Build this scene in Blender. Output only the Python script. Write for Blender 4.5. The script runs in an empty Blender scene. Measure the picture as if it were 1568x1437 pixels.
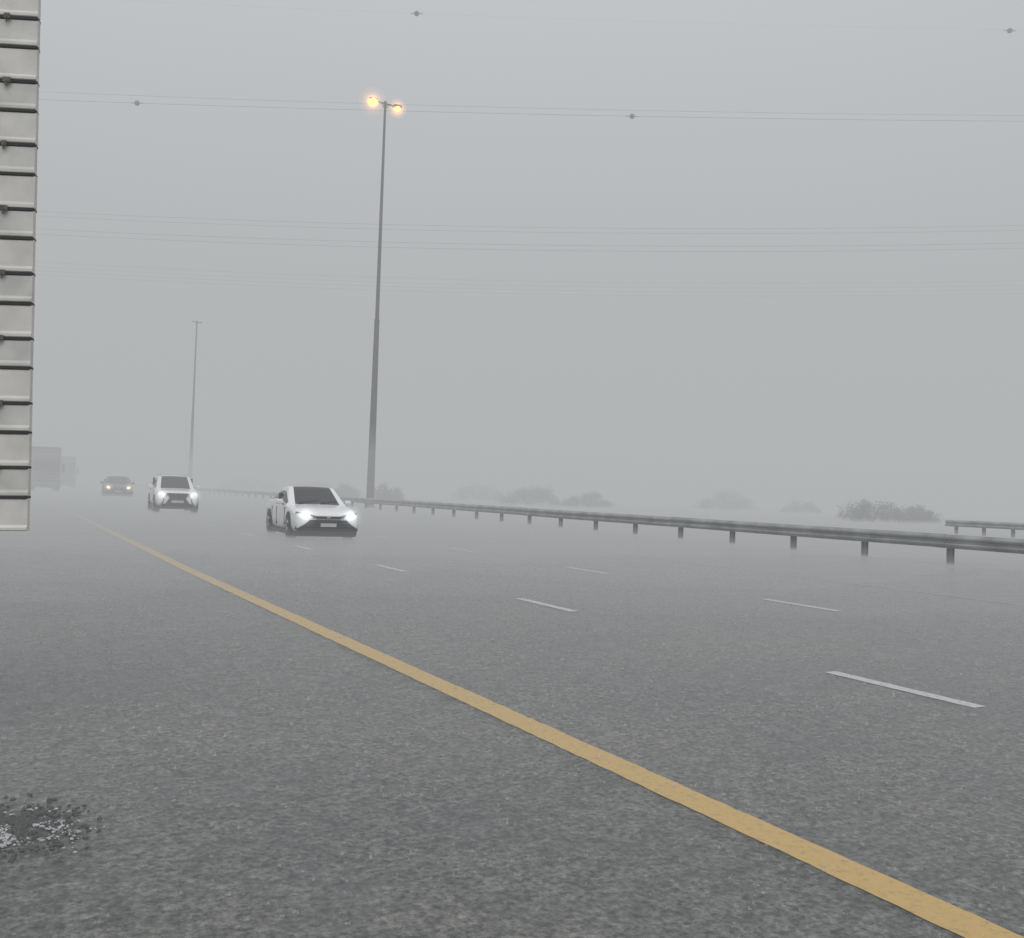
import bpy, bmesh, math, random
from mathutils import Vector, Matrix, noise
random.seed(7)
D = bpy.data
scene = bpy.context.scene
COL = scene.collection

# ------------------------------------------------------------------ helpers
def new_mat(name):
    m = D.materials.new(name); m.use_nodes = True
    m.node_tree.nodes.clear()
    return m, m.node_tree.nodes, m.node_tree.links

def simple_mat(name, col, rough=0.5, metal=0.0, var=0.15, scale=6.0, bump=0.0, coat=0.0, spec=0.5):
    m, n, l = new_mat(name)
    out = n.new('ShaderNodeOutputMaterial'); b = n.new('ShaderNodeBsdfPrincipled')
    tc = n.new('ShaderNodeTexCoord'); nz = n.new('ShaderNodeTexNoise')
    nz.inputs['Scale'].default_value = scale; nz.inputs['Detail'].default_value = 6
    l.new(tc.outputs['Object'], nz.inputs['Vector'])
    r = n.new('ShaderNodeValToRGB')
    r.color_ramp.elements[0].position = 0.3; r.color_ramp.elements[1].position = 0.7
    r.color_ramp.elements[0].color = (*[c*(1-var) for c in col], 1)
    r.color_ramp.elements[1].color = (*[min(1, c*(1+var)) for c in col], 1)
    l.new(nz.outputs['Fac'], r.inputs['Fac']); l.new(r.outputs['Color'], b.inputs['Base Color'])
    b.inputs['Roughness'].default_value = rough; b.inputs['Metallic'].default_value = metal
    b.inputs['Coat Weight'].default_value = coat
    b.inputs['Specular IOR Level'].default_value = spec
    if bump:
        bp = n.new('ShaderNodeBump'); bp.inputs['Strength'].default_value = bump
        bp.inputs['Distance'].default_value = 0.02
        l.new(nz.outputs['Fac'], bp.inputs['Height']); l.new(bp.outputs['Normal'], b.inputs['Normal'])
    l.new(b.outputs[0], out.inputs['Surface'])
    return m

def emit_mat(name, col, s):
    m, n, l = new_mat(name)
    out = n.new('ShaderNodeOutputMaterial'); e = n.new('ShaderNodeEmission')
    e.inputs['Color'].default_value = (*col, 1); e.inputs['Strength'].default_value = s
    l.new(e.outputs[0], out.inputs['Surface']); return m

def vol_mat(name, sigma, col, emis):
    """homogeneous volume: extinction sigma, added emission emis*col in place of scattered light"""
    m, n, l = new_mat(name)
    out = n.new('ShaderNodeOutputMaterial'); e = n.new('ShaderNodeEmission')
    e.inputs['Color'].default_value = (*col, 1); e.inputs['Strength'].default_value = emis
    if sigma > 0:
        a = n.new('ShaderNodeVolumeAbsorption'); a.inputs['Color'].default_value = (0, 0, 0, 1)
        a.inputs['Density'].default_value = sigma
        ad = n.new('ShaderNodeAddShader'); l.new(a.outputs[0], ad.inputs[0]); l.new(e.outputs[0], ad.inputs[1])
        l.new(ad.outputs[0], out.inputs['Volume'])
    else:
        l.new(e.outputs[0], out.inputs['Volume'])
    return m

def add_obj(name, verts, faces, mat=None, parent=None, smooth=False, fmats=None, mats=None):
    me = D.meshes.new(name); me.from_pydata([tuple(v) for v in verts], [], faces); me.update()
    o = D.objects.new(name, me); COL.objects.link(o)
    for mm in (mats or ([mat] if mat else [])): me.materials.append(mm)
    if fmats:
        for p, i in zip(me.polygons, fmats): p.material_index = i
    if smooth:
        for p in me.polygons: p.use_smooth = True
    if parent: o.parent = parent
    return o

def empty(name, loc=(0,0,0), rz=0.0):
    e = D.objects.new(name, None); COL.objects.link(e); e.location = loc; e.rotation_euler = (0,0,rz)
    e.empty_display_size = 0.5
    return e

def bm_obj(name, bm, mat, parent=None, smooth=False):
    bmesh.ops.recalc_face_normals(bm, faces=bm.faces)
    me = D.meshes.new(name); bm.to_mesh(me); bm.free()
    o = D.objects.new(name, me); COL.objects.link(o)
    if mat: me.materials.append(mat)
    if smooth:
        for p in me.polygons: p.use_smooth = True
    if parent: o.parent = parent
    return o

def bm_box(bm, x0, x1, y0, y1, z0, z1, bevel=0.0):
    r = bmesh.ops.create_cube(bm, size=1)
    for v in r['verts']:
        v.co = Vector(((x0+x1)/2 + v.co.x*(x1-x0), (y0+y1)/2 + v.co.y*(y1-y0), (z0+z1)/2 + v.co.z*(z1-z0)))
    if bevel:
        es = set(e for v in r['verts'] for e in v.link_edges)
        bmesh.ops.bevel(bm, geom=list(es), offset=bevel, segments=2, affect='EDGES', profile=0.6)

def box(name, b, mat, parent=None, bevel=0.0):
    bm = bmesh.new(); bm_box(bm, *b, bevel=bevel); return bm_obj(name, bm, mat, parent)

def bm_tube(bm, p0, p1, r0, r1, seg=12, caps=True):
    p0 = Vector(p0); p1 = Vector(p1); d = (p1-p0)
    q = d.to_track_quat('Z', 'Y')
    a = [bm.verts.new(p0 + q @ Vector((r0*math.cos(2*math.pi*i/seg), r0*math.sin(2*math.pi*i/seg), 0))) for i in range(seg)]
    b = [bm.verts.new(p1 + q @ Vector((r1*math.cos(2*math.pi*i/seg), r1*math.sin(2*math.pi*i/seg), 0))) for i in range(seg)]
    for i in range(seg): bm.faces.new((a[i], a[(i+1)%seg], b[(i+1)%seg], b[i]))
    if caps: bm.faces.new(a[::-1]); bm.faces.new(b)

# ------------------------------------------------------------------ camera
H = 1.4
psi = math.radians(27.86); pit = math.radians(1.38); rol = math.radians(2.0)
F0 = Vector((math.sin(psi), math.cos(psi), 0)); R0 = Vector((math.cos(psi), -math.sin(psi), 0))
F = F0*math.cos(pit) + Vector((0,0,1))*math.sin(pit)
U = R0.cross(F)
Rc = R0*math.cos(rol) + U*math.sin(rol)
Uc = U*math.cos(rol) - R0*math.sin(rol)
cd = D.cameras.new('camera'); cam = D.objects.new('camera', cd); COL.objects.link(cam)
M = Matrix((Rc, Uc, -F)).transposed().to_4x4(); M.translation = Vector((0,0,H))
cam.matrix_world = M
cd.sensor_fit = 'HORIZONTAL'; cd.sensor_width = 36; cd.lens = 34.44
cd.clip_start = 0.05; cd.clip_end = 6000
scene.camera = cam

# ------------------------------------------------------------------ world / light
w = D.worlds.new('World'); scene.world = w; w.use_nodes = True
n = w.node_tree.nodes; l = w.node_tree.links; n.clear()
out = n.new('ShaderNodeOutputWorld')
sky = n.new('ShaderNodeTexSky'); sky.sky_type = 'NISHITA'; sky.sun_disc = False
SUN_EL, SUN_ROT = math.radians(55), math.radians(200)
sky.sun_elevation = SUN_EL; sky.sun_rotation = SUN_ROT; sky.dust_density = 6; sky.air_density = 1.5
hs = n.new('ShaderNodeHueSaturation'); hs.inputs['Saturation'].default_value = 0.18
l.new(sky.outputs[0], hs.inputs['Color'])
bg1 = n.new('ShaderNodeBackground'); bg1.inputs['Strength'].default_value = 0.05
l.new(hs.outputs[0], bg1.inputs['Color'])
tc = n.new('ShaderNodeTexCoord'); sp = n.new('ShaderNodeSeparateXYZ'); l.new(tc.outputs['Generated'], sp.inputs[0])
mr = n.new('ShaderNodeValToRGB')
mr.color_ramp.elements[0].position = 0.0; mr.color_ramp.elements[0].color = (0.37,0.38,0.395,1)
mr.color_ramp.elements[1].position = 0.5; mr.color_ramp.elements[1].color = (0.61,0.62,0.655,1)
l.new(sp.outputs['Z'], mr.inputs['Fac'])
cn = n.new('ShaderNodeTexNoise'); cn.inputs['Scale'].default_value = 1.6; cn.inputs['Detail'].default_value = 2
l.new(tc.outputs['Generated'], cn.inputs['Vector'])
cm = n.new('ShaderNodeMapRange'); cm.inputs['To Min'].default_value = 0.92; cm.inputs['To Max'].default_value = 1.09
l.new(cn.outputs['Fac'], cm.inputs['Value'])
bg2 = n.new('ShaderNodeBackground'); l.new(mr.outputs[0], bg2.inputs['Color']); l.new(cm.outputs[0], bg2.inputs['Strength'])
ad = n.new('ShaderNodeAddShader'); l.new(bg1.outputs[0], ad.inputs[0]); l.new(bg2.outputs[0], ad.inputs[1])
l.new(ad.outputs[0], out.inputs['Surface'])

sd = D.lights.new('sun', 'SUN'); sd.energy = 1.4; sd.angle = math.radians(40); sd.color = (1, .985, .96)
so = D.objects.new('sun', sd); COL.objects.link(so)
sdir = Vector((math.sin(SUN_ROT)*math.cos(SUN_EL), math.cos(SUN_ROT)*math.cos(SUN_EL), math.sin(SUN_EL)))
so.rotation_euler = sdir.to_track_quat('Z', 'Y').to_euler(); so.location = (0,-5,30)

scene.view_settings.view_transform = 'Standard'; scene.view_settings.look = 'None'
scene.view_settings.exposure = 0; scene.view_settings.gamma = 1

# ------------------------------------------------------------------ ground / road
def asphalt_mat():
    m, n, l = new_mat('wet_asphalt')
    out = n.new('ShaderNodeOutputMaterial'); b = n.new('ShaderNodeBsdfPrincipled')
    g = n.new('ShaderNodeNewGeometry')
    def nz(s, d=4, r=.6, off=0, dist=0.0):
        mp = n.new('ShaderNodeMapping'); mp.inputs['Location'].default_value = (off, off*.7, 0)
        l.new(g.outputs['Position'], mp.inputs[0])
        t = n.new('ShaderNodeTexNoise'); t.inputs['Scale'].default_value = s; t.inputs['Detail'].default_value = d
        t.inputs['Distortion'].default_value = dist
        t.inputs['Roughness'].default_value = r; l.new(mp.outputs[0], t.inputs['Vector']); return t
    def ramp(a, p0, p1, c0, c1):
        r = n.new('ShaderNodeValToRGB'); e = r.color_ramp.elements
        e[0].position = p0; e[1].position = p1; e[0].color = (*c0,1); e[1].color = (*c1,1)
        l.new(a, r.inputs['Fac']); return r
    def mix(mode, f, a, b_):
        x = n.new('ShaderNodeMix'); x.data_type = 'RGBA'; x.blend_type = mode
        if isinstance(f, float): x.inputs[0].default_value = f
        else: l.new(f, x.inputs[0])
        l.new(a, x.inputs[6]); l.new(b_, x.inputs[7]); return x.outputs[2]
    fine = nz(31, 5, .74); mid = nz(9, 5, .72, 3.1, .4); big = nz(.5, 4, .55, 8); pat = nz(2.2, 4, .6, 21)
    c1 = ramp(fine.outputs['Fac'], .36, .66, (.022,.023,.023), (.245,.247,.24))
    c2 = ramp(mid.outputs['Fac'], .34, .66, (.55,.55,.55), (1.45,1.44,1.39))
    c3 = ramp(big.outputs['Fac'], .3, .7, (.82,.84,.87), (1.16,1.13,1.07))
    c4 = ramp(pat.outputs['Fac'], .3, .7, (.84,.85,.85), (1.14,1.13,1.12))
    x = mix('MULTIPLY', 1.0, c1.outputs[0], c2.outputs[0])
    x = mix('MULTIPLY', 1.0, x, c3.outputs[0]); x = mix('MULTIPLY', 1.0, x, c4.outputs[0])
    # rain-churned film: scattered pale flecks where drops strike
    fl = nz(23, 3, .8, 40, 1.0); fr = ramp(fl.outputs['Fac'], .58, .72, (0,)*3, (.5,)*3)
    rgb = n.new('ShaderNodeRGB'); rgb.outputs[0].default_value = (.40,.41,.41,1)
    x = mix('MIX', fr.outputs[0], x, rgb.outputs[0])
    l.new(x, b.inputs['Base Color'])
    rr = ramp(pat.outputs['Fac'], .35, .65, (.06,)*3, (.32,)*3); l.new(rr.outputs[0], b.inputs['Roughness'])
    b.inputs['IOR'].default_value = 1.45
    bp = n.new('ShaderNodeBump'); bp.inputs['Strength'].default_value = 0.9; bp.inputs['Distance'].default_value = 0.018
    hm = n.new('ShaderNodeMath'); hm.operation='ADD'; l.new(fine.outputs['Fac'], hm.inputs[0]); l.new(mid.outputs['Fac'], hm.inputs[1])
    l.new(hm.outputs[0], bp.inputs['Height'])
    l.new(bp.outputs['Normal'], b.inputs['Normal']); l.new(b.outputs[0], out.inputs['Surface'])
    return m
ASPH = asphalt_mat()
SAND = simple_mat('wet_sand', (.22,.21,.19), .5, var=.3, scale=.4, bump=.3)

def sheet(name, x0, x1, y0, y1, z, mat):
    return add_obj(name, [(x0,y0,z),(x1,y0,z),(x1,y1,z),(x0,y1,z)], [(0,1,2,3)], mat)
sheet('ground', -3000, 3000, -3000, 3000, 0, SAND)
sheet('road', -9, 19.9, -60, 1200, 0.004, ASPH)

def paint_mat(name, col, asph=(.12,.12,.12), thr=.36):
    m, n, l = new_mat(name)
    out = n.new('ShaderNodeOutputMaterial'); b = n.new('ShaderNodeBsdfPrincipled'); g = n.new('ShaderNodeNewGeometry')
    t = n.new('ShaderNodeTexNoise'); t.inputs['Scale'].default_value = 30; t.inputs['Detail'].default_value = 7
    t.inputs['Roughness'].default_value = .75
    l.new(g.outputs['Position'], t.inputs['Vector'])
    r = n.new('ShaderNodeValToRGB'); e = r.color_ramp.elements
    e[0].position = thr-.06; e[1].position = thr+.08
    e[0].color = (*[a*.5+c*.4 for a,c in zip(asph,col)],1); e[1].color = (*[c*.88 for c in col],1)
    e2 = r.color_ramp.elements.new(.75); e2.color = (*col,1)
    l.new(t.outputs['Fac'], r.inputs['Fac']); l.new(r.outputs[0], b.inputs['Base Color'])
    b.inputs['Roughness'].default_value = .4; b.inputs['IOR'].default_value = 1.38
    bp = n.new('ShaderNodeBump'); bp.inputs['Strength'].default_value = .4; bp.inputs['Distance'].default_value = .006
    l.new(t.outputs['Fac'], bp.inputs['Height']); l.new(bp.outputs[0], b.inputs['Normal'])
    l.new(b.outputs[0], out.inputs['Surface']); return m
YEL = paint_mat('yellow_road_paint', (.65,.43,.135), thr=.38); WHT = paint_mat('white_road_paint', (.64,.65,.65), thr=.40)

def strip(name, fx, w, ys, mat, z=.008, jit=.005):
    v=[]; f=[]
    for i,y in enumerate(ys):
        c = fx(y); v += [(c-w/2+random.uniform(-jit,jit), y, z),(c+w/2+random.uniform(-jit,jit), y, z)]
        if i: f.append((2*i-2,2*i-1,2*i+1,2*i))
    return v,f
def merge(name, lst, mat):
    V=[];Fc=[]
    for v,f in lst:
        o=len(V); V+=v; Fc+=[tuple(i+o for i in q) for q in f]
    return add_obj(name, V, Fc, mat)
ys = [ -8+ i*.08 for i in range(600)] + [40+i*4 for i in range(80)]
merge('yellow_edge_line', [strip('', lambda y: 2.97-min(max(y,0),16)*.012, .19, ys, YEL)], YEL)
d=[]
for i in range(-2,60):
    y0 = 4.56+5.45*i
    d.append(strip('', lambda y: 6.2, .13, [y0+k*.14 for k in range(11)], WHT))
    y1 = 9.3+5.45*i
    d.append(strip('', lambda y: 9.8, .13, [y1+k*.14 for k in range(11)], WHT))
merge('lane_marking', d, WHT)
merge('road_edge_line', [strip('', lambda y: 13.5, .10, ys, YEL)], paint_mat('worn_road_paint', (.40,.39,.33), thr=.47))

# ------------------------------------------------------------------ rain splashes on the road (one mesh)
def splash_mat(name, a0, a1, col):
    m, n, l = new_mat(name)
    out = n.new('ShaderNodeOutputMaterial'); b = n.new('ShaderNodeBsdfPrincipled'); t = n.new('ShaderNodeBsdfTransparent')
    g = n.new('ShaderNodeNewGeometry'); z = n.new('ShaderNodeTexNoise'); z.inputs['Scale'].default_value = 3
    l.new(g.outputs['Position'], z.inputs['Vector'])
    r = n.new('ShaderNodeMapRange'); r.inputs['To Min'].default_value = a0; r.inputs['To Max'].default_value = a1
    l.new(z.outputs['Fac'], r.inputs['Value'])
    b.inputs['Base Color'].default_value = (*col,1); b.inputs['Roughness'].default_value = .35
    mx = n.new('ShaderNodeMixShader'); l.new(r.outputs[0], mx.inputs[0]); l.new(t.outputs[0], mx.inputs[1]); l.new(b.outputs[0], mx.inputs[2])
    l.new(mx.outputs[0], out.inputs['Surface']); return m
V=[];Fc=[]
def in_view(x,y,m=.75):
    z = x*F0.x+y*F0.y; xc = x*R0.x+y*R0.y
    return z>1.5 and abs(xc/z)<m
cnt=0
while cnt<18000:
    rr = random.random(); y = .5+ 17*rr**1.0; x = random.uniform(-3,14)
    if not in_view(x,y): continue
    if noise.noise(Vector((x*1.7,y*1.7,0))) < random.uniform(-.5,.25): continue
    cnt+=1
    dist=math.hypot(x,y)
    s = (.55+1.2*random.random()**2.2)*min(1.0,.42+dist*.09)
    k = random.choice((3,4,5,6)); a0=random.random()*6.28
    for j in range(k):
        a=a0+j*6.283/k+random.uniform(-.4,.4); hh=s*random.uniform(.005,.017); ro=s*random.uniform(.005,.014)
        ww=s*random.uniform(.004,.008); ca,sa=math.cos(a),math.sin(a)
        o=len(V); V+=[(x+ca*ro*.5-sa*ww,y+sa*ro*.5+ca*ww,.006),(x+ca*ro*.5+sa*ww,y+sa*ro*.5-ca*ww,.006),(x+ca*ro*1.2,y+sa*ro*1.2,.006+hh)]
        Fc.append((o,o+1,o+2))
add_obj('rain_splashes', V, Fc, splash_mat('splash_water', .05, .55, (.52,.54,.54)))

# broken, water-filled patch of road surface, bottom left
RUB = simple_mat('asphalt_crumbs', (.035,.035,.034), .4, var=.7, scale=60, bump=.5)
WETD = simple_mat('wet_tar', (.03,.031,.031), .25, var=.6, scale=25, bump=.9)
FOAM = simple_mat('churned_rainwater', (.42,.43,.43), .3, var=.4, scale=40)
CX,CY=.10,4.36
N=70; vs=[(CX,CY,.0075)]
for i in range(N):
    a=2*math.pi*i/N
    rx=.19+.12*noise.noise(Vector((math.cos(a)*2.2,math.sin(a)*2.2,5)))+.08*noise.noise(Vector((math.cos(a)*9,math.sin(a)*9,2)))
    vs.append((CX+rx*math.cos(a)*.95, CY+rx*math.sin(a)*.9, .0065))
rub = add_obj('broken_asphalt_patch', vs, [(0,i+1,(i+1)%N+1) for i in range(N)], WETD)
bm = bmesh.new(); 
for i in range(1900):
    x=CX+random.gauss(0,.12); y=CY+random.gauss(0,.13); s=random.uniform(.003,.011)
    if noise.noise(Vector((x*11,y*11,3)))<-.12: continue
    q=bmesh.ops.create_icosphere(bm, subdivisions=1, radius=s)
    for v in q['verts']:
        v.co = Vector((v.co.x*random.uniform(.7,1.6), v.co.y*random.uniform(.7,1.6), v.co.z*random.uniform(.5,1.3)))+Vector((x,y,.007+s*.1))
bm_obj('crumbs', bm, RUB, rub)
bm = bmesh.new()
for i in range(700):
    x=CX+.02+random.gauss(0,.12); y=CY-.06+random.gauss(0,.12); s=random.uniform(.0015,.006)
    if noise.noise(Vector((x*8,y*8,9)))<.05: continue
    q=bmesh.ops.create_icosphere(bm, subdivisions=1, radius=s)
    for v in q['verts']: v.co = Vector((v.co.x*random.uniform(.8,2.5),v.co.y*random.uniform(.8,2.5),v.co.z*random.uniform(.4,1.4)))+Vector((x,y,.011+s*.3))
bm_obj('churned_water', bm, FOAM, rub)

# ------------------------------------------------------------------ guard rails
GALV = simple_mat('galvanised_steel', (.29,.30,.30), .45, .4, var=.4, scale=1.5)
GALVD = simple_mat('weathered_post_steel', (.10,.10,.10), .6, .3, var=.3, scale=3)
def guard_rail(X, y0, y1, step, first, ztop=.74):
    par = empty('guard_rail', (X,0,0))
    prof = [(.0,-.33),(-.012,-.315),(-.075,-.27),(-.082,-.24),(-.07,-.215),(-.012,-.18),(-.008,-.165),(-.012,-.15),(-.07,-.115),(-.082,-.09),(-.075,-.06),(-.012,-.015),(0,0)]
    V=[];Fc=[]
    def beam(ya,yb,off):
        n0=len(V); m=int(max(1,(yb-ya)/2))
        for i in range(m+1):
            y=ya+(yb-ya)*i/m
            wob=.018*noise.noise(Vector((0,y*.13,X)))
            for px,pz in prof: V.append((px-off+wob*1.5, y, ztop+pz+wob+off*.8))
        k=len(prof)
        for i in range(m):
            for j in range(k-1):
                a=n0+i*k+j; Fc.append((a,a+k,a+k+1,a+1))
    seg=step*4; y=first-step*12; ii=0
    while y<y1:
        if y+seg>y0: beam(max(y,y0), min(y+seg+.3,y1), .010 if ii%2 else 0.0)
        y+=seg; ii+=1
    b=add_obj('w_beam', V, Fc, GALV, par)
    so_=b.modifiers.new('t','SOLIDIFY'); so_.thickness=.006
    bm=bmesh.new(); y=first-step*12
    while y<y1:
        if y>y0:
            t=random.uniform(-.012,.012)
            bm_box(bm, .10+t,.22+t, y-.008,y+.008, -.1, ztop-.03)
            bm_box(bm, .10+t,.115+t, y-.07,y+.07, -.1, ztop-.03)
            bm_box(bm, .205+t,.22+t, y-.07,y+.07, -.1, ztop-.03)
            bm_box(bm, .004,.099, y-.05,y+.05, ztop-.30, ztop-.03)
        y+=step
    bm_obj('posts', bm, GALVD, par)
    return par
guard_rail(20.75, -12, 300, 2.68, 16.3)
guard_rail(44.0, -20, 34.6, 1.6, 0.5, .78)

# ------------------------------------------------------------------ mist
fog = (.972,1.0,1.022)
def vol_box(name, b, sigma, L, parent=None):
    o = box(name, b, vol_mat(name, sigma, fog, sigma*L), parent); return o
def vol_wavy(name, x0,x1,y0,y1,z0,z1, amp, seed, sigma, L, parent):
    """slab of spray whose near edge wanders like wind-blown drift"""
    xs=[x0]+[-40+i*1.0 for i in range(131)]+[x1]
    pts=[(x, y0+amp*noise.noise(Vector((x*.13,seed,0)))+amp*.4*noise.noise(Vector((x*.5,seed,7)))) for x in xs]+[(x1,y1),(x0,y1)]
    k=len(pts)
    V=[(a,b_,z0) for a,b_ in pts]+[(a,b_,z1) for a,b_ in pts]
    Fc=[tuple(range(k))[::-1],tuple(range(k,2*k))]+[(i,(i+1)%k,(i+1)%k+k,i+k) for i in range(k)]
    return add_obj(name,V,Fc,vol_mat(name,sigma,fog,sigma*L),parent)
mist = empty('rain_mist')  # every layer emits by itself, standing in for scattered skylight
vol_box('rain_veil', (-900,900,-60,1500,-1.0,75), .0077, .458, mist)
vol_box('low_mist', (-880,880,33,1480,-.9,3.8), .0130, .435, mist)
vol_box('road_spray', (-860,860,-40,1460,-.8,.32), .050, .37, mist)
vol_box('splash_layer', (-850,850,-30,1450,-.7,.055), .34, .37, mist)
vol_wavy('splash_drift', -840,840,10,1440,-.6,.085, 5.0, 1.3, .10, .375, mist)
vol_wavy('splash_drift_mid', -835,835,13.5,1435,-.55,.095, 5.0, 3.9, .10, .38, mist)
vol_wavy('splash_drift_far', -830,830,17,1430,-.5,.105, 6.0, 5.7, .11, .39, mist)

# ------------------------------------------------------------------ street lamps
POLE = simple_mat('lamp_pole_steel', (.06,.063,.066), .6, .2, var=.2, scale=.5)
LAMPE = emit_mat('sodium_lamp_glow', (1.0,.44,.14), 3.6)
DRK = simple_mat('dark_housing', (.06,.06,.06), .5)
def glow(name, pts, r, col, e, parent):  # emission-only spheres, an added bloom around street lamps and headlights
    bm=bmesh.new()
    for p in pts:
        q=bmesh.ops.create_icosphere(bm, subdivisions=3, radius=r)
        for v in q['verts']: v.co+=Vector(p)
    return bm_obj(name, bm, vol_mat(name, 0, col, e), parent)
def street_lamp(x,y,h,lit):
    p=empty('street_lamp',(x,y,0))
    bm=bmesh.new()
    bm_tube(bm,(0,0,-.2),(0,0,h*.46),.27,.165,16); bm_tube(bm,(0,0,h*.46),(0,0,h),.135,.075,16)
    bm_tube(bm,(0,0,h*.455),(0,0,h*.465),.18,.17,16)
    bm_tube(bm,(0,0,-.1),(0,0,.12),.42,.42,16)
    bm_tube(bm,(-.62,0,h+.08),(.62,0,h+.02),.05,.05,8); bm_tube(bm,(0,0,h-.1),(0,0,h+.2),.11,.09,12)
    bm_tube(bm,(-.3,0,h+.07),(0,0,h-.35),.025,.025,6); bm_tube(bm,(.3,0,h+.04),(0,0,h-.35),.025,.025,6)
    bm_obj('pole',bm,POLE,p,False)
    hs_ = 1.0 if lit else .55
    bm=bmesh.new()
    bm_box(bm,-1.15*hs_,-.6*hs_,-.2*hs_,.2*hs_,h+.02,h+.2*hs_,.03); bm_box(bm,.6*hs_,1.15*hs_,-.2*hs_,.2*hs_,h-.06,h+.12*hs_,.03)
    bm_obj('lantern_housings',bm,DRK,p)
    if lit:
        bm=bmesh.new()
        for cx,cz,s in ((-.88,h-.02,1.35),(.88,h-.1,1.0)):
            q=bmesh.ops.create_uvsphere(bm,u_segments=16,v_segments=8,radius=.24*s)
            for v in q['verts']: v.co=Vector((v.co.x*1.1+cx,v.co.y,v.co.z*.85+cz))
        bm_obj('lenses',bm,LAMPE,p)
        glow('lamp_halo_inner',[(-.9,0,h),(.88,0,h-.1)],.46,(1,.45,.10),.8,p)  # lamp bloom built from added glowing spheres, no mist inside
        glow('lamp_halo_mid',[(-.9,0,h),(.88,0,h-.1)],.66,(1,.45,.12),.28,p)
        glow('lamp_halo_outer',[(-.9,0,h)],.95,(1,.5,.15),.09,p)
    return p
street_lamp(22.4,62.6,27.4,True)
street_lamp(22.4,131,22.0,False)

# ------------------------------------------------------------------ overhead power lines
WIRE = simple_mat('overhead_cable', (.17,.175,.18), .6)
BALL = simple_mat('marker_ball_paint', (.05,.05,.055), .5)
def wire_z(s,z0,a,b): return z0+a*s*s+b*s
def power_line(Z, wires, balls=()):
    p=empty('power_line')
    for z0,a,b,r in wires:
        cu=D.curves.new('cable','CURVE'); cu.dimensions='3D'; cu.bevel_depth=r; cu.bevel_resolution=1
        sp=cu.splines.new('POLY'); N=90; sp.points.add(N)
        for i in range(N+1):
            s=-150+300*i/N; q=F0*Z+R0*s
            sp.points[i].co=(q.x,q.y,wire_z(s,z0,a,b),1)
        o=D.objects.new('cable',cu); COL.objects.link(o); cu.materials.append(WIRE); o.parent=p
    if balls:
        bm=bmesh.new()
        for s,z0,a,b in balls:
            q=bmesh.ops.create_uvsphere(bm,u_segments=16,v_segments=10,radius=.27)
            c=F0*Z+R0*s; z=wire_z(s,z0,a,b)
            for v in q['verts']: v.co=v.co+Vector((c.x,c.y,z))
            bm_tube(bm,(c-R0*.6)+Vector((0,0,z)),(c+R0*.6)+Vector((0,0,z)),.04,.04,6)
        bm_obj('aircraft_marker_balls',bm,BALL,p,True)
    return p
power_line(100,[(40.41,.00015,.0128,.017),(41.05,.00018,.0105,.013)],[(-39.9,40.41,.00015,.0128),(11.1,40.41,.00015,.0128)])
power_line(101,[(50.95,.0002,0,.004)],[(-11.6,50.95,.0002,0),(50.3,50.85,.0002,0)])
power_line(110,[(31.4,.00033,.020,.013),(30.85,.00033,.020,.013),(29.4,.00033,.020,.015),(28.8,.00033,.020,.015)])
power_line(122,[(27.9,.00033,.015,.010),(27.3,.00033,.015,.009),(26.8,.00033,.015,.011),(26.3,.00033,.015,.010)])

# ------------------------------------------------------------------ shrubs
LEAF = simple_mat('shrub_foliage', (.05,.058,.042), .7, var=.5, scale=1.2)
BARK = simple_mat('bark', (.09,.075,.06), .8)
def shrub(x,y,wd,h):
    p=empty('desert_shrub',(x,y,0))
    bm=bmesh.new()
    for i in range(7):
        a=random.random()*6.28; r=wd*.32*random.random()**.5
        t=Vector((math.cos(a)*r, math.sin(a)*r*.8, h*random.uniform(.45,.65)))
        m_=Vector((t.x*.4,t.y*.4,t.z*.55))
        b0=Vector((t.x*.1,t.y*.1,-.05))
        bm_tube(bm,b0,m_,.07,.045,6); bm_tube(bm,m_,t,.045,.02,6)
    bm_obj('trunk_and_limbs',bm,BARK,p)
    lumps=[]
    hump=random.uniform(-.6,.6)
    for i in range(int(22+wd*8)):
        u=random.uniform(-1,1)
        prof=max(.5, 1-abs(u)**3.2)*(.92+.09*math.cos((u-hump)*5))
        lr=random.uniform(.18,.28)*h
        lumps.append((Vector((u*(wd/2-.2), random.uniform(-.3,.3)*wd*.6, random.uniform(.10,.78)*h*prof)), lr))
    V=[];Fc=[]
    for c,lr in lumps:
        for k in range(150):
            dv=Vector((random.gauss(0,1),random.gauss(0,1),random.gauss(0,.8))).normalized()*lr*random.uniform(.35,1.15)
            q=c+dv
            if q.z<.02: continue
            s=random.uniform(.03,.08)
            a=Vector((random.gauss(0,1),random.gauss(0,1),random.gauss(0,1))).normalized(); b=a.orthogonal().normalized()
            o=len(V); V+=[q-a*s,q+b*s*.6,q+a*s,q-b*s*.6]; Fc.append((o,o+1,o+2,o+3))
    add_obj('foliage',V,Fc,LEAF,p)
for s in [(35,106,3.2,2.1),(33.6,89.7,3.6,2.2),(61.5,126,8,3.0),(51,92,7.2,2.8),(56.3,89,6.0,2.0),(82.7,97.7,8.5,3.0),
          (91,93,5.4,1.9),(61.8,55.5,6.2,2.2),(66.7,55.2,4.2,1.9),(45,150,9,2.6),(40,175,10,3.0)]:
    shrub(*s)

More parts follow.
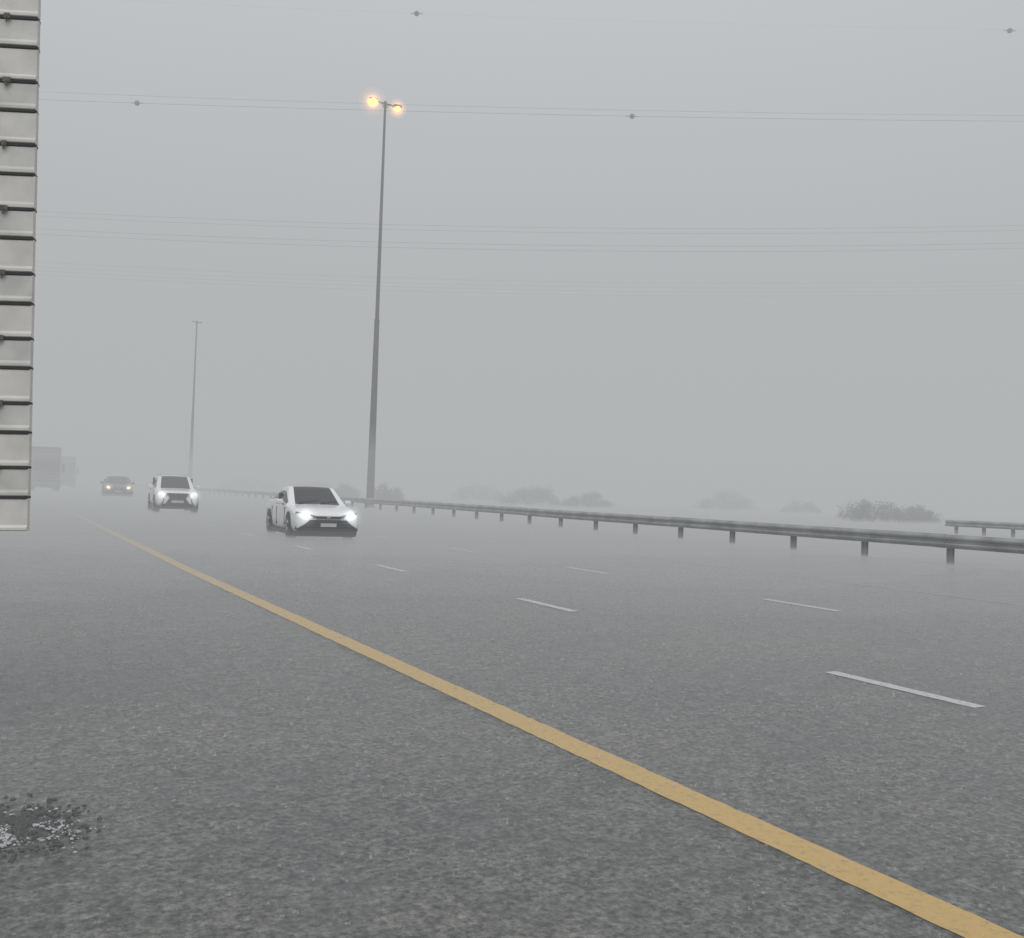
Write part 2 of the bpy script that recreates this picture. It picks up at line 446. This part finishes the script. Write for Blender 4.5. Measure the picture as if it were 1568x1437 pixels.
# ------------------------------------------------------------------ vehicles
def paint(name,col): return simple_mat(name,col,.28,0,var=.03,scale=2,coat=.6)
WP=paint('white_car_paint',(.82,.83,.84)); DP=paint('dark_car_paint',(.03,.032,.04)); GP=paint('grey_car_paint',(.2,.2,.2))
GLASS=simple_mat('tinted_glass',(.02,.022,.025),.12,0,var=.1,spec=.3)
TRIM=simple_mat('black_trim',(.02,.02,.02),.5,spec=.3); TYRE=simple_mat('tyre_rubber',(.025,.025,.025),.8,bump=.2)
RIM=simple_mat('alloy_rim',(.35,.35,.36),.35,.8); PLATE=simple_mat('number_plate',(.5,.5,.48),.4); CHR=simple_mat('chrome_trim',(.5,.5,.5),.2,.9)
SLATM=simple_mat('grille_slats',(.07,.07,.07),.5,.3)
HLW=emit_mat('headlight_white',(.93,.97,1.0),5); HLY=emit_mat('headlight_warm',(1,.78,.42),10)
LENSG=simple_mat('headlight_housing',(.16,.17,.18),.15,.3)

def loft(st, ringf, glassf):
    V=[];Fc=[];Mi=[]
    rings=[]
    for s in st:
        half=ringf(s); full=[(x,s[0],z) for x,z in half]+[(-x,s[0],z) for x,z in half[-2:0:-1]]
        rings.append(full)
    k=len(rings[0])
    for r in rings: V+=r
    hl=len(ringf(st[0]))
    for i in range(len(st)-1):
        for j in range(k):
            a=i*k+j; b=i*k+(j+1)%k
            Fc.append((a,b,b+k,a+k))
            seg = j if j<hl-1 else (k-1-j)
            Mi.append(1 if glassf(i,seg) else 0)
    Fc.append(tuple(range(k))[::-1]); Mi.append(0)
    Fc.append(tuple(range((len(st)-1)*k,len(st)*k))); Mi.append(0)
    return V,Fc,Mi

def ring(s):
    y,zb,wd,zs,wt,zt=s
    P4=Vector((wd*.975,zs)); P7=Vector((wt,zt-.04 if zt-zs>.2 else zt-.02))
    a=P4.lerp(P7,.10); b=P4.lerp(P7,.88)
    return [(0,zb),(wd*.86,zb),(wd*.97,zb+.10),(wd,(zb+zs)/2),(P4.x,P4.y),(a.x,a.y),(b.x,b.y),(P7.x,P7.y),(wt*.94,zt-.005),(0,zt+.015)]

def wheel(parent, x, y, r, wdt):
    bm=bmesh.new(); sgn=1 if x>0 else -1
    pr=[(0,r*.62),(.0,r*.62),(.01,r*.93),(.035,r),(wdt-.035,r),(wdt,r*.93),(wdt,r*.5)]
    N=28; rings=[]
    for px,pr_ in pr:
        rings.append([bm.verts.new((x+sgn*(-px),y+pr_*math.cos(2*math.pi*i/N),r+pr_*math.sin(2*math.pi*i/N))) for i in range(N)])
    for a,b in zip(rings,rings[1:]):
        for i in range(N):
            try: bm.faces.new((a[i],a[(i+1)%N],b[(i+1)%N],b[i]))
            except: pass
    bm_obj('tyre',bm,TYRE,parent,True)
    bm=bmesh.new(); x1=x-sgn*.03
    c=[bm.verts.new((x1,y+r*.62*math.cos(2*math.pi*i/N),r+r*.62*math.sin(2*math.pi*i/N))) for i in range(N)]
    bm.faces.new(c); bm_obj('rim_back',bm,TRIM,parent)
    bm=bmesh.new()
    for i in range(5):
        a=2*math.pi*i/5; 
        bm_tube(bm,(x-sgn*.015,y,r),(x-sgn*.012,y+r*.6*math.cos(a),r+r*.6*math.sin(a)),.035,.05,6)
    bm_obj('spokes',bm,RIM,parent)

def plate_poly(name, pts, y0, y1, mat, parent):
    """prism: polygon in (x,z) extruded between y0 (front) and y1"""
    k=len(pts)
    V=[(p[0],(p[2] if len(p)>2 else 0)+y0,p[1]) for p in pts]+[(p[0],(p[2] if len(p)>2 else 0)+y1,p[1]) for p in pts]
    Fc=[tuple(range(k)),tuple(range(2*k-1,k-1,-1))]+[(i,i+k,(i+1)%k+k,(i+1)%k) for i in range(k)]
    o=add_obj(name,V,Fc,mat,parent)
    bm=bmesh.new(); bm.from_mesh(o.data); bmesh.ops.recalc_face_normals(bm,faces=bm.faces); bm.to_mesh(o.data); bm.free()
    return o
def sym(name, pts, y0,y1,mat,parent):
    plate_poly(name+'_l',pts,y0,y1,mat,parent); plate_poly(name+'_r',[(-p[0],)+tuple(p[1:]) for p in pts],y0,y1,mat,parent)

def sedan(name, x, y, rz, pmat, hl, k=(1,1,1), gl=1.0):
    p=empty(name,(x,y,0),rz); p.scale=k
    st=[(0.00,.28,.74,.55,.58,.62),(.05,.18,.86,.62,.72,.70),(.20,.16,.90,.68,.78,.765),(.6,.16,.92,.76,.80,.835),(1.05,.16,.92,.82,.80,.885),
        (1.32,.16,.92,.86,.81,.915),(1.40,.16,.92,.88,.81,.945),(2.16,.16,.92,.93,.685,1.375),(2.28,.16,.92,.93,.67,1.405),(2.7,.16,.92,.94,.65,1.42),(3.2,.17,.92,.95,.64,1.39),
        (3.4,.17,.92,.95,.63,1.34),(4.1,.18,.91,.97,.68,1.07),(4.3,.2,.90,.97,.70,1.04),(4.75,.24,.86,.92,.68,1.02),(4.90,.32,.78,.80,.6,.92)]
    def gf(i,s):
        if i in (5,6,7) and s==8: return True
        if i==11 and s==8: return True
        return 7<=i<=11 and s==5 or (i==6 and s==5)
    V,Fc,Mi=loft(st,ring,gf)
    b=add_obj('body',V,Fc,None,p,True,Mi,[pmat,GLASS])
    m=b.modifiers.new('s','SUBSURF'); m.levels=2; m.render_levels=2
    sym('headlight_housing',[(.30,.635,0),(.56,.69,.05),(.84,.74,.22),(.87,.68,.24),(.60,.575,.06),(.34,.58,0)],-.022,.12,LENSG,p)
    sym('headlight',[(.54,.662,.045),(.72,.695,.13),(.73,.63,.12),(.56,.602,.045)],-.06,.1,hl,p)
    plate_poly('upper_grille',[(-.36,.635),(.36,.635),(.33,.565),(-.33,.565)],-.028,.08,TRIM,p)
    plate_poly('badge',[(-.07,.64),(.07,.64),(.05,.585),(-.05,.585)],-.04,.02,CHR,p)
    plate_poly('lower_grille',[(-.50,.54),(.50,.54),(.62,.44),(.84,.30),(.78,.15),(-.78,.15),(-.84,.30),(-.62,.44)],-.03,.14,TRIM,p)
    for zz in (.46,.38,.30,.22): 
        wdx=.48+(.50-zz)*.8
        plate_poly('grille_slat',[(-wdx,zz+.007),(wdx,zz+.007),(wdx,zz-.005),(-wdx,zz-.005)],-.042,.02,SLATM,p)
    sym('fog_lamp_recess',[(.72,.53,.06),(.86,.56,.16),(.87,.28,.16),(.82,.24,.08)],-.03,.1,TRIM,p)
    plate_poly('number_plate',[(-.22,.45),(.22,.45),(.22,.36),(-.22,.36)],-.06,-.043,PLATE,p)
    plate_poly('lip',[(-.82,.19,.05),(.82,.19,.05),(.78,.10,.05),(-.78,.10,.05)],-.06,.3,TRIM,p)
    box('underbody',(-.84,.84,.3,4.5,.09,.20),TRIM,p)
    for sx in (-1,1):
        for wy in (.97,3.80):
            bm=bmesh.new(); bm_tube(bm,(sx*.70,wy,.36),(sx*.922,wy,.36),.365,.365,28); bm_obj('wheel_arch',bm,TRIM,p)
            wheel(p,sx*.938,wy,.335,.22)
        box('sill',(sx*.88-.04,sx*.88+.04,1.4,3.35,.14,.22),TRIM,p,.02)
        box('mirror',(sx*1.0-.11,sx*1.0+.09,1.68,1.82,.90,1.04),pmat,p,.045)
        box('mirror_stalk',(sx*.9-.05,sx*.9+.05,1.72,1.78,.89,.925),TRIM,p,.01)
        box('b_pillar',(sx*.80-.06,sx*.80+.06,2.62,2.70,.98,1.2),TRIM,p,.01)
        for gy in (1.50,2.66,3.36): box('door_seam',(sx*.900-.022,sx*.900+.022,gy,gy+.008,.32,.82),SLATM,p)
    bm=bmesh.new(); bm_tube(bm,(-.55,1.40,.97),(.05,1.50,1.03),.012,.01,6); bm_tube(bm,(.1,1.39,.97),(.6,1.50,1.02),.012,.01,6); bm_obj('wipers',bm,TRIM,p)
    hc=(.9,.96,1) if hl is HLW else (1,.75,.40)
    glow('headlight_halo_inner',[(-.63,0,.65),(.63,0,.65)],.14,hc,1.8*gl,p)
    glow('headlight_halo_mid',[(-.63,0,.65),(.63,0,.65)],.21,hc,.6*gl,p)
    glow('headlight_halo_outer',[(-.63,0,.65),(.63,0,.65)],.32,hc,.2*gl,p)
    return p

def suv(name,x,y,rz,pmat,hl,k=1.0,gl=1.0):
    p=empty(name,(x,y,0),rz); p.scale=(k,k,k)
    st=[(0.0,.40,.76,.78,.64,.88),(.06,.32,.88,.86,.74,.96),(.25,.28,.92,.93,.79,1.03),(.7,.28,.94,.98,.81,1.07),(1.02,.28,.95,1.02,.82,1.10),
        (1.16,.28,.95,1.04,.82,1.12),(1.24,.28,.95,1.06,.81,1.16),(1.88,.28,.95,1.10,.72,1.62),(2.0,.28,.95,1.10,.71,1.69),(2.7,.28,.95,1.10,.69,1.74),(4.2,.28,.95,1.12,.67,1.70),
        (4.4,.32,.94,1.12,.68,1.66),(4.68,.36,.92,1.10,.76,1.28),(4.76,.40,.88,1.0,.76,1.15)]
    def gf(i,s):
        if i in (5,6,7) and s==8: return True
        if i==11 and s==8: return True
        return 6<=i<=10 and s==5
    V,Fc,Mi=loft(st,ring,gf)
    b=add_obj('body',V,Fc,None,p,True,Mi,[pmat,GLASS])
    m=b.modifiers.new('s','SUBSURF'); m.levels=2; m.render_levels=2
    sym('headlight_housing',[(.42,.88,.02),(.86,.95,.2),(.87,.84,.2),(.46,.76,.02)],-.025,.12,LENSG,p)
    sym('headlight',[(.58,.87,.05),(.80,.90,.13),(.80,.81,.13),(.60,.78,.05)],-.05,.1,hl,p)
    plate_poly('grille',[(-.46,.92),(.46,.92),(.34,.70),(.52,.44),(-.52,.44),(-.34,.70)],-.03,.1,TRIM,p)
    for zz in (.84,.74,.64,.54):
        plate_poly('grille_bar',[(-.32,zz+.010),(.32,zz+.010),(.32,zz-.01),(-.32,zz-.01)],-.045,.0,SLATM,p)
    plate_poly('skid_plate',[(-.72,.44),(.72,.44),(.64,.26),(-.64,.26)],-.04,.1,TRIM,p)
    sym('fog_lamp_recess',[(.56,.66,.03),(.84,.70,.1),(.82,.46,.1),(.62,.46,.03)],-.03,.1,TRIM,p)
    plate_poly('number_plate',[(-.26,.60),(.26,.60),(.26,.49),(-.26,.49)],-.065,-.047,PLATE,p)
    box('underbody',(-.82,.82,.3,4.5,.20,.34),TRIM,p)
    for sx in (-1,1):
        for wy in (.92,3.72):
            bm=bmesh.new(); bm_tube(bm,(sx*.7,wy,.42),(sx*.957,wy,.42),.43,.43,28); bm_obj('wheel_arch',bm,TRIM,p)
            wheel(p,sx*.968,wy,.385,.25)
        box('mirror',(sx*1.05-.11,sx*1.05+.10,1.45,1.6,1.08,1.28),pmat,p,.05)
        box('running_board',(sx*.93-.06,sx*.93+.06,1.4,3.2,.28,.34),TRIM,p,.02)
        box('b_pillar',(sx*.84-.05,sx*.84+.05,2.5,2.6,1.15,1.6),TRIM,p,.01)
        bm=bmesh.new(); bm_tube(bm,(sx*.58,2.2,1.75),(sx*.58,4.2,1.74),.02,.02,8); bm_obj('roof_rail',bm,CHR,p)
    glow('headlight_halo_inner',[(-.70,0,.84),(.70,0,.84)],.18,(.9,.96,1),1.5*gl,p)
    glow('headlight_halo_outer',[(-.70,0,.84),(.70,0,.84)],.32,(.9,.96,1),.3*gl,p)
    return p

LP=paint('lorry_cab_paint',(.12,.12,.125)); LB=simple_mat('lorry_body_panels',(.10,.102,.105),.5,var=.2,scale=1)
def lorry(x,y,h=4.0):
    p=empty('lorry',(x,y,0))
    bm=bmesh.new()
    bm_box(bm,-1.2,1.2,0,1.9,.9,3.0,.12); bm_box(bm,-1.1,1.1,.25,1.9,3.01,3.45,.1)
    bm_obj('cab',bm,LP,p)
    box('windscreen',(-1.05,1.05,-.03,.1,1.85,2.75),GLASS,p,.03)
    box('sun_visor',(-1.1,1.1,-.25,.05,2.78,2.92),TRIM,p,.02)
    box('grille',(-.8,.8,-.03,.1,1.0,1.7),TRIM,p,.02)
    for z in (1.12,1.3,1.48): box('grille_bar',(-.75,.75,-.06,-.031,z,z+.05),CHR,p)
    box('bumper',(-1.22,1.22,-.15,.4,.4,.88),LP,p,.06)
    for sx in (-1,1):
        box('headlamp',(sx*.9-.2,sx*.9+.2,-.18,-.151,.55,.75),LENSG,p)
        box('mirror',(sx*1.38-.1,sx*1.38+.1,-.05,.1,1.8,2.6),TRIM,p,.03)
        box('side_window',(sx*1.2-.012,sx*1.2+.012,.5,1.4,1.9,2.6),GLASS,p)
        for wy in (.9,6.2,7.4): wheel(p,sx*1.18,wy,.5,.32)
    box('chassis',(-.45,.45,.5,8.6,.6,.95),TRIM,p)
    box('cargo_box',(-1.25,1.25,2.1,8.8,1.1,h),LB,p,.04)
    bm=bmesh.new()
    for i in range(14):
        for sx in (-1,1): bm_box(bm,sx*1.27-.015,sx*1.27+.015,2.3+i*.48,2.36+i*.48,1.15,h-.05)
    bm_obj('cargo_ribs',bm,LB,p)
    return p

sedan('white_sedan',7.69,24.6,math.radians(-3.5),WP,HLW,(.935,.935,.975))
suv('white_suv',6.98,43.6,math.radians(-3.5),WP,HLW,.95)
sedan('dark_sedan',8.3,78.5,math.radians(-4),DP,HLY,(1.12,1.12,1.14),1.8)
sedan('grey_sedan',12.3,112,math.radians(-3),GP,HLY,(1.05,1.05,1.05),1.8)
lorry(4.15,97,4.1); lorry(7.5,128,3.9)

# ------------------------------------------------------------------ corrugated wall, left edge (stands on legs)
SLAT=simple_mat('cream_painted_metal',(.62,.61,.575),.5,.0,var=.18,scale=4,bump=.1)
SLAT2=simple_mat('grey_painted_metal',(.56,.555,.53),.5,.0,var=.2,scale=5,bump=.1)
GAP=simple_mat('slat_gap_dark',(.02,.02,.02),.8)
RUST=simple_mat('rusty_bracket',(.12,.10,.085),.8,var=.5,scale=30)
wall=empty('corrugated_metal_wall')
c=F0*5.0+R0*(-2.424)
wall.location=(c.x,c.y,0)
wall.rotation_euler=(0,math.radians(-1.4),-psi+math.radians(6.5))
Wd=2.4; z=1.12; i=0
bs=bmesh.new(); bs2=bmesh.new(); bg=bmesh.new(); bc=bmesh.new()
while z<4.4:
    hgt=(.178 if i%2==0 else .152)+random.uniform(-.003,.003)
    dd=random.uniform(-.003,.003)
    pr=[(.0,z+hgt-.012),(-.014,z+hgt-.020),(-.015,z+.03),(-.022+dd,z+.016),(-.022+dd,z+.004),(-.018,z),(.02,z),(.02,z+hgt-.012)]
    bb = bs if (i%2==0) else bs2
    e0=random.uniform(-.002,.002); sk=random.uniform(-.004,.004)
    a=[bb.verts.new((-Wd,py,pz+sk)) for py,pz in pr]; b=[bb.verts.new((e0,py,pz)) for py,pz in pr]
    k=len(pr)
    for j in range(k): bb.faces.new((a[j],a[(j+1)%k],b[(j+1)%k],b[j]))
    bb.faces.new(a[::-1]); bb.faces.new(b)
    bm_box(bg,-Wd+.01,-.005,-.019,.04,z+hgt-.013,z+hgt)
    if i%2==1:
        w_=random.uniform(-.012,.006)
        bm_box(bc,-.160,-.122+w_,-.036,-.024,z+hgt-.022,z+hgt+.006,.004)
        bm_box(bc,-.150,-.138+w_,-.034,-.024,z+hgt-.038,z+hgt-.023,.003)
    z+=hgt; i+=1
bm_obj('slats',bs,SLAT,wall); bm_obj('slats_lower_fold',bs2,SLAT2,wall); bm_obj('gaps',bg,GAP,wall); bm_obj('hinge_brackets',bc,RUST,wall)
box('back_frame',(-Wd+.05,-.05,.05,.09,1.15,4.35),GALVD,wall)
bm=bmesh.new()
for lx in (-.9,-2.1):
    bm_box(bm,lx-.05,lx+.05,.1,.2,-.1,4.3)
bm_obj('legs',bm,GALVD,wall)
